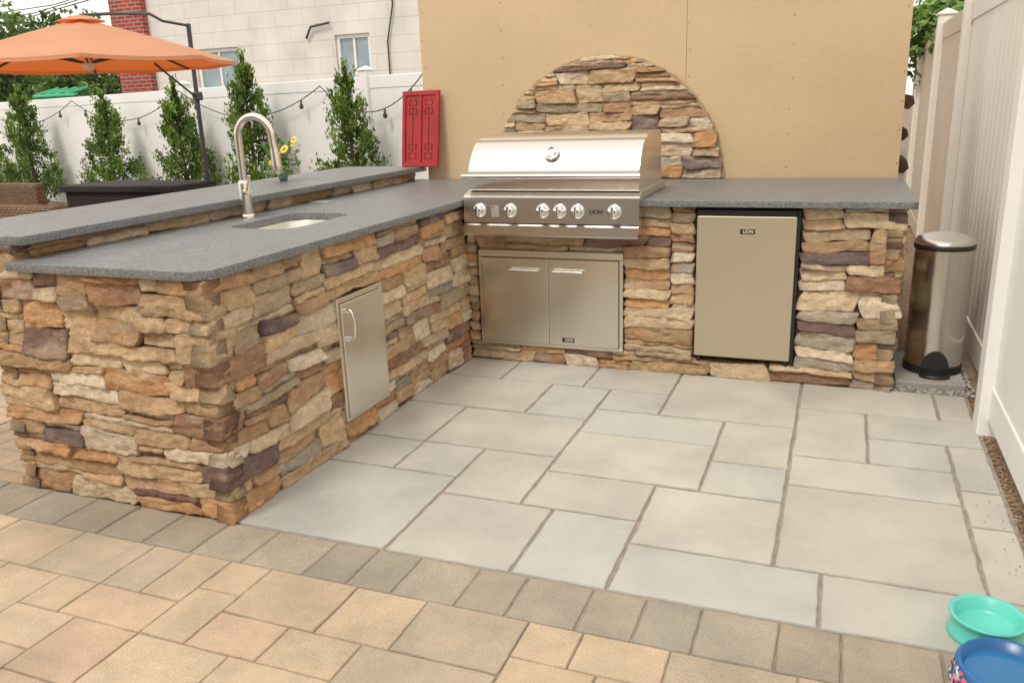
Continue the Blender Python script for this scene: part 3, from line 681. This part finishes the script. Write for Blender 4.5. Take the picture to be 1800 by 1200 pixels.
TR=[((-3.25,4.05),1.0,1.0,0),((-5.05,4.6),1.12,1.0,1),((-6.55,5.0),1.0,1.08,2),((-8.4,5.5),.95,1.08,0),((-10.9,6.15),1.04,1.12,1),((-12.4,6.4),1.05,1.1,2)]
LB="small conical evergreen tree planted in front of the white fence"
for i,(p,sz,sx,k) in enumerate(TR):
    src=protos[k]
    if i<3: e=src
    else:
        e=src.copy(); COL.objects.link(e)
        for ch in src.children:
            c=ch.copy(); COL.objects.link(c); c.parent=e
    e.location=(p[0],p[1],0); e.rotation_euler=(0,0,i*1.3); e.scale=(sx,sx,sz); e["label"]=LB; e["category"]="tree"; e["group"]="evergreen trees along the white fence"
def broad(name,loc,ht,cr,seed,n,label,ls=.16,tone=(.10,.17,.04)):
    rng=random.Random(seed); e=empty(name,loc,label,"tree"); mb=MB()
    cl=[]
    for i in range(30):
        a=rng.uniform(0,6.28); el=rng.uniform(-.5,1.2); r=cr*rng.uniform(.35,.95)
        cl.append((Vector((r*math.cos(a)*math.cos(el),r*math.sin(a)*math.cos(el),ht-cr*.9+r*math.sin(el))),cr*rng.uniform(.18,.36),rng.uniform(.6,1.3)))
    for i in range(n):
        c,r,g=rng.choice(cl); v=Vector((rng.gauss(0,1),rng.gauss(0,1),rng.gauss(0,1))).normalized()*r*rng.uniform(.5,1.15); p=c+v
        d=Vector((rng.uniform(-1,1),rng.uniform(-1,1),rng.uniform(-1,1))).normalized(); s=d.orthogonal().normalized(); l=ls*rng.uniform(.5,1.1)
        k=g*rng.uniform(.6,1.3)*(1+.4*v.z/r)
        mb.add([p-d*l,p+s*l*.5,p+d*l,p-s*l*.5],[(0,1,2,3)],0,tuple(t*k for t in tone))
    mb.obj("crown",'leaf',e,recalc=False,local=True)
    t=MB(); t.tube([(0,0,-.03),(0.1,0,ht*.3),(0,.1,ht*.55),(0,0,ht*.8)],[ht*.03,ht*.024,ht*.016,ht*.006],9)
    for i in range(7):
        c=rng.choice(cl)[0]; t.tube([(0,.05,ht*.4),tuple(c*.6+Vector((0,0,ht*.15))),tuple(c)],[ht*.011,ht*.007,ht*.002],6)
    t.obj("trunk",'bark',e,local=True)
broad("broadleaf_tree",(-20.5,13,0),4.0,2.2,11,8000,"leafy green tree rising behind the white fence",ls=.10)
broad("broadleaf_tree",(-24.5,18,0),4.9,2.6,12,8000,"tall leafy green tree beyond the white fence",tone=(.08,.14,.035),ls=.13)
broad("broadleaf_tree",(-17.0,13.5,0),3.3,1.6,13,6000,"dense green tree beside the brick wall corner",tone=(.11,.19,.045),ls=.09)
broad("broadleaf_tree",(3.25,5.6,0),2.75,1.0,14,6000,"light green tree overhanging the cream fence",ls=.06,tone=(.15,.25,.05))

# ------------------------------------------------------------------ building
bd=empty("block_building",(-9,10,0),"pale painted block building with small windows behind the fence","building")
def wallholes(mb,x0,x1,z0,z1,y,holes,dep=.15):
    xs=sorted({x0,x1,*[h[0] for h in holes],*[h[1] for h in holes]}); zs=sorted({z0,z1,*[h[2] for h in holes],*[h[3] for h in holes]})
    for i in range(len(xs)-1):
        for j in range(len(zs)-1):
            cx=(xs[i]+xs[i+1])/2; cz=(zs[j]+zs[j+1])/2
            if any(h[0]<cx<h[1] and h[2]<cz<h[3] for h in holes): continue
            mb.add([(xs[i],y,zs[j]),(xs[i+1],y,zs[j]),(xs[i+1],y,zs[j+1]),(xs[i],y,zs[j+1])],[(0,1,2,3)])
    for a,b,c,d in holes:
        mb.add([(a,y,c),(b,y,c),(b,y,d),(a,y,d),(a,y+dep,c),(b,y+dep,c),(b,y+dep,d),(a,y+dep,d)],[(0,1,5,4),(1,2,6,5),(2,3,7,6),(3,0,4,7)])
HO=[(-7.15,-6.40,1.9,2.78),(-10.5,-9.4,1.7,2.70)]
BX=-11.6
mb=MB(); wallholes(mb,BX,2.5,0,6.5,10,HO); mb.box(BX,2.5,10.16,15,0,6.5)
mb.obj("wall",'block',bd,recalc=False)
for a,b,c,d in HO:
    q=MB(); t=.07
    q.box(a,b,10.05,10.12,d-t,d,.005); q.box(a,b,10.05,10.12,c,c+t,.005); q.box(a,a+t,10.0505,10.12,c+t,d-t,.005); q.box(b-t,b,10.0505,10.12,c+t,d-t,.005); q.box((a+b)/2-.025,(a+b)/2+.025,10.06,10.11,c+t,d-t,.004)
    q.box(a-.06,b+.06,9.94,10.05,c-.08,c-.001,.01)
    w_=q.obj("window",'wframe',bd)
    q=MB(); q.add([(a+t,10.09,c+t),(b-t,10.09,c+t),(b-t,10.09,d-t),(a+t,10.09,d-t)],[(0,1,2,3)]); p_=q.obj("pane",'glass',w_)
mb=MB(); mb.tube([(-6.0,9.96,0),(-6.0,9.96,2.6),(-5.85,9.96,3.2),(-5.75,9.96,6.5)],.014,8); mb.obj("cable",'black',bd)
mb=MB(); mb.tube([(-7.75,9.95,2.75),(-7.62,9.93,2.95),(-7.2,9.93,3.0)],.022,8); mb.obj("conduit",'gmetal',bd)
bk=empty("brick_building",(-12,9.9,0),"red brick building corner beside the pale block wall","building")
mb=MB(); mb.box(-12.45,BX,9.85,15,0,6.5,.01); mb.obj("wall",'brick',bk)
mb=MB(); mb.box(-12.5,BX+.02,9.8,15.0,6.5,6.62,.01); mb.obj("coping",'block',bk)
gh=empty("green_playhouse",(-14.6,10.5,0),"green plastic playhouse roof peeking above the fence","playhouse")
mb=MB(); mb.box(-15.1,-14.0,10.2,11,0,1.95,.02); mb.obj("wall",'gmetal',gh)
mb=MB()
for i in range(4): mb.tube([(-15.15+i*.3,10.0,1.96),(-15.15+i*.3,10.6,2.10)],.06,10)
mb.box(-15.2,-13.9,9.93,10.05,1.92,1.99,.02); mb.obj("roof",'green',gh)
hs=empty("added_house",(0,-8,0),"grey-brown sided facade added behind the camera for steel reflections","added_house")  # added out of view so the steel has something darker to mirror
mb=MB(); mb.box(-5,4.5,-8.6,-8.0,0,3.4,.01)
for i in range(17): mb.box(-5,4.5,-8.0,-7.985,i*.2+.004,i*.2+.19,.003)
mb.obj("wall",'siding',hs)
mb=MB(); mb.prism([(-7.7,3.35),(-7.7,3.45),(-8.8,4.2),(-9.0,3.35)],-5.3,4.8); mb.obj("roof",'gmetal',hs)
for (a,b,c,d) in ((-3.2,-2.1,.9,2.3),(-.6,1.3,.1,2.2),(2.4,3.4,.9,2.3)):
    q=MB(); t=.07
    for p in ((a,b,d-t,d),(a,b,c,c+t),(a,a+t,c+t,d-t),(b-t,b,c+t,d-t),((a+b)/2-.03,(a+b)/2+.03,c+t,d-t)): q.box(p[0],p[1],-7.985,-7.93,p[2],p[3],.004)
    w_=q.obj("window",'wframe',hs); q=MB(); q.add([(a+t,-7.96,c+t),(b-t,-7.96,c+t),(b-t,-7.96,d-t),(a+t,-7.96,d-t)],[(0,3,2,1)]); q.obj("pane",'black',w_,recalc=False)

# ------------------------------------------------------------------ umbrella
UX,UY,UZ,UR=-4.32,1.6,2.25,1.25
um=empty("patio_umbrella",(-4.6,3.3,0),"orange cantilever patio umbrella with dark grey pole standing open","umbrella")
mb=MB(); vs=[];NS=8;NR=8;sub=4
for j in range(NR+1):
    r=j/NR
    for k in range(NS*sub):
        s=k//sub; t=(k%sub)/sub; a0=2*math.pi*s/NS; a1=2*math.pi*(s+1)/NS
        p=Vector((math.cos(a0),math.sin(a0),0))*(1-t)+Vector((math.cos(a1),math.sin(a1),0))*t
        sag=.035*math.sin(math.pi*t)*r*(1-.5*r)
        vs.append((UX+p.x*r*UR,UY+p.y*r*UR,UZ-.36*(r**1.12)-sag))
n=NS*sub
fs=[(j*n+k,j*n+(k+1)%n,(j+1)*n+(k+1)%n,(j+1)*n+k) for j in range(NR) for k in range(n)]
mb.add(vs,fs,0,(1,1,1),True)
rim=vs[NR*n:]; low=[(UX+(x-UX)*1.003,UY+(y-UY)*1.003,z-.03) for x,y,z in rim]
mb.add(rim+low,[(k,(k+1)%n,n+(k+1)%n,n+k) for k in range(n)])
mb.lathe([(.01,.022),(.08,.010),(.20,-.030)],(UX,UY,UZ+.012),16)
mb.obj("canopy",'canopy',um,recalc=False)
mb=MB()
for s in range(8):
    a=2*math.pi*s/8; c,d=math.cos(a),math.sin(a)
    mb.tube([(UX,UY,UZ-.05),(UX+c*UR*.5,UY+d*UR*.5,UZ-.20),(UX+c*UR*.99,UY+d*UR*.99,UZ-.382)],.011,6)
    mb.tube([(UX,UY,1.88),(UX+c*UR*.55,UY+d*UR*.55,UZ-.215)],.009,6)
mb.obj("ribs",'gmetal',um)
mb=MB(); mb.lathe([(.001,1.82),(.04,1.83),(.05,1.86),(.05,1.90),(.02,1.92),(.02,2.22)],(UX,UY,0),20); mb.obj("hub",'white',um)
mb=MB(); px,py_=-4.72,3.35
mb.tube([(px,py_,.05),(px-.0,py_,1.4),(px+.02,py_,2.36)],.024,14); mb.box(px-.03,px+.06,py_-.04,py_+.04,1.57,1.66,.01)
mb.obj("pole",'gmetal',um)
mb=MB(); mb.tube([(px+.02,py_,2.34),(px-.05,py_-.3,2.37),(UX-.08,UY+.9,2.37),(UX-.05,UY+.4,2.33),(UX,UY,2.28),(UX,UY,2.22)],.014,10); mb.tube([(px,py_,1.6),(UX-.2,UY+1.,1.92)],.011,8); mb.obj("arm",'gmetal',um)
mb=MB(); mb.box(px-.5,px+.5,py_-.05,py_+.05,-.02,.05,.01); mb.box(px-.05,px+.05,py_-.5,py_+.5,.0,.055,.01); mb.obj("base",'gmetal',um)

# ------------------------------------------------------------------ furniture
db=empty("deck_box",(-5.5,3.0,0),"dark brown wicker deck box beside the umbrella pole","storage box")
mb=MB(); mb.box(-6.3,-4.72,2.8,3.4,0,.62,.01); mb.obj("body",'wickd',db)
mb=MB(); mb.box(-6.34,-4.68,2.76,3.44,.625,.70,.015,seg=2); mb.obj("lid",'wickd',db)
sf=empty("wicker_sofa",(-4.9,1.2,0),"brown wicker outdoor sofa seen from behind","sofa")
mb=MB(); mb.box(-6.6,-4.05,.75,.87,.05,.74,.03,seg=2); mb.obj("backrest",'wick',sf)
mb=MB(); mb.box(-6.6,-4.2,.87,1.5,.05,.38,.02); mb.obj("seat",'wick',sf)
mb=MB(); mb.box(-4.19,-4.03,.88,1.5,.05,.60,.03,seg=2); mb.obj("armrest",'wick',sf)
ch=empty("wicker_chair",(-6.3,2,0),"brown wicker outdoor chair behind the sofa","chair")
mb=MB(); mb.box(-6.9,-5.75,2.0,2.12,.05,.80,.03,seg=2); mb.obj("backrest",'wick',ch)
mb=MB(); mb.box(-6.9,-5.75,1.4,2.0,.05,.38,.03); mb.obj("seat",'wick',ch)
sl_=empty("bar_stool",(-1.55,-1.75,0),"dark bar stool tucked under the granite bar ledge","stool")
mb=MB(); mb.box(-1.72,-1.36,-1.79,-1.43,.64,.68,.015,seg=2); mb.obj("seat",'wickd',sl_)
for x,y in ((-1.37,-1.78),(-1.71,-1.78),(-1.37,-1.44),(-1.71,-1.44)):
    mb=MB(); mb.box(x-.015,x+.015,y-.015,y+.015,0,.64,.002); mb.obj("leg",'wickd',sl_)
fwd=empty("firewood_stack",(2.2,1.5,0),"stack of split dark firewood behind the plywood wall","firewood")
mb=MB(); rng=random.Random(21)
for j in range(16):
    for i in range(3):
        r=rng.uniform(.038,.05); x=2.06+i*.095+rng.uniform(-.01,.01)+(.04 if j%2 else 0); z=.05+j*.092
        if x>2.265: continue
        mb.tube([(x,1.28+rng.uniform(0,.05),z),(x,1.75,z)],[r,r],6,smooth=False)
mb.obj("logs",'log',fwd)

# ------------------------------------------------------------------ flowers in vase
vx,vy=-1.20,.02
fl=empty("flower_vase",(vx,vy,1.010),"small vase with loose yellow and purple flowers on the ledge","flowers")
mb=MB(); mb.lathe([(.020,1.011),(.026,1.02),(.030,1.045),(.020,1.075),(.023,1.09)],(vx,vy,0),20); mb.obj("vase",'vaseg',fl)
mb=MB(); rng=random.Random(31); mg=MB()
for i in range(150):
    a=rng.uniform(0,6.28); r=rng.uniform(.01,.12); z=rng.uniform(1.05,1.24); p=Vector((vx+r*math.cos(a),vy+r*math.sin(a),z))
    d=Vector((rng.uniform(-1,1),rng.uniform(-1,1),rng.uniform(-.3,1))).normalized(); s=d.orthogonal().normalized(); l=rng.uniform(.015,.038); g=rng.uniform(.6,1.3)
    mg.add([p-d*l,p+s*l*.3,p+d*l,p-s*l*.3],[(0,1,2,3)],0,(.13*g,.26*g,.05*g))
for i in range(10):
    a=rng.uniform(0,6.28); r=rng.uniform(.04,.13); c=Vector((vx+r*math.cos(a),vy+r*math.sin(a)*.7-.03,rng.uniform(1.10,1.26)))
    if i==0: c=Vector((vx+.12,vy-.04,1.23))
    if i==1: c=Vector((vx+.03,vy-.07,1.16))
    if i==2: c=Vector((vx+.08,vy-.07,1.20))
    col=(.85,.62,.06) if i<6 else (.30,.12,.42); nn=Vector((rng.uniform(-.6,.6),-1,rng.uniform(0,.8))).normalized(); u=nn.orthogonal().normalized(); v=nn.cross(u); R0=rng.uniform(.018,.028) if i<6 else .014
    for k in range(14):
        b=2*math.pi*k/14; t=u*math.cos(b)+v*math.sin(b); q=u*math.cos(b+1.57)+v*math.sin(b+1.57)
        mb.add([c+t*R0*.3,c+t*R0*.8+q*R0*.2,c+t*R0*1.15+nn*rng.uniform(-.004,.004),c+t*R0*.8-q*R0*.2],[(0,1,2,3)],0,col)
    mb.lathe([(.0001,.004),(R0*.3,.001)],tuple(c+nn*.002),8,col=(.30,.18,.03) if i<6 else (.8,.7,.3),T=nn.to_track_quat('Z','Y').to_matrix().to_4x4())
    mg.tube([(vx,vy,1.06),tuple(c*.5+Vector((vx,vy,1.11))*.5),tuple(c)],.002,5,col=(.08,.17,.04))
mg.obj("stems",'leaf',fl,recalc=False); mb.obj("blossoms",'flower',fl,recalc=False)

# ------------------------------------------------------------------ string lights
sgl=empty("string_lights",(-4,4,1.7),"black cord string lights swagged along the white fence","string lights")
mb=MB(); bulb0=None
def fy_(x): return 4.235-.2752*(x+2.0)-.12
anc=[(-2.35,1.78),(-4.0,1.70),(-6.9,1.76),(-9.9,1.72),(-13.5,1.75)]
for (xa,za),(xb,zb) in zip(anc[:-1],anc[1:]):
    pts=[]
    for i in range(17):
        t=i/16; x=xa+(xb-xa)*t; z=za+(zb-za)*t-4*.36*t*(1-t); pts.append((x,fy_(x),z))
        if i%4==2:
            if bulb0 is None:
                b_=MB(); b_.lathe([(.001,-.11),(.022,-.10),(.028,-.075),(.014,-.045),(.014,0),(.001,0)],(0,0,0),10); bulb0=b_.obj("bulb",'gmetal',sgl,local=True); bb_=bulb0
            else:
                bb_=bulb0.copy(); COL.objects.link(bb_); bb_.parent=sgl
            bb_.location=Vector((x,fy_(x),z))-Vector(sgl.location)
    mb.tube(pts,.006,6)
mb.obj("cord",'black',sgl)
uw=empty("utility_wire",(-20,20,6),"thin black utility wires crossing the sky","wire")
mb=MB()
for k in range(3): mb.tube([(-45,24+k,5.2+k*.5),(-30,22+k,5.4+k*.4),(-12.6,20,6.9+k*.2)],.02,6)
mb.obj("wire",'black',uw)
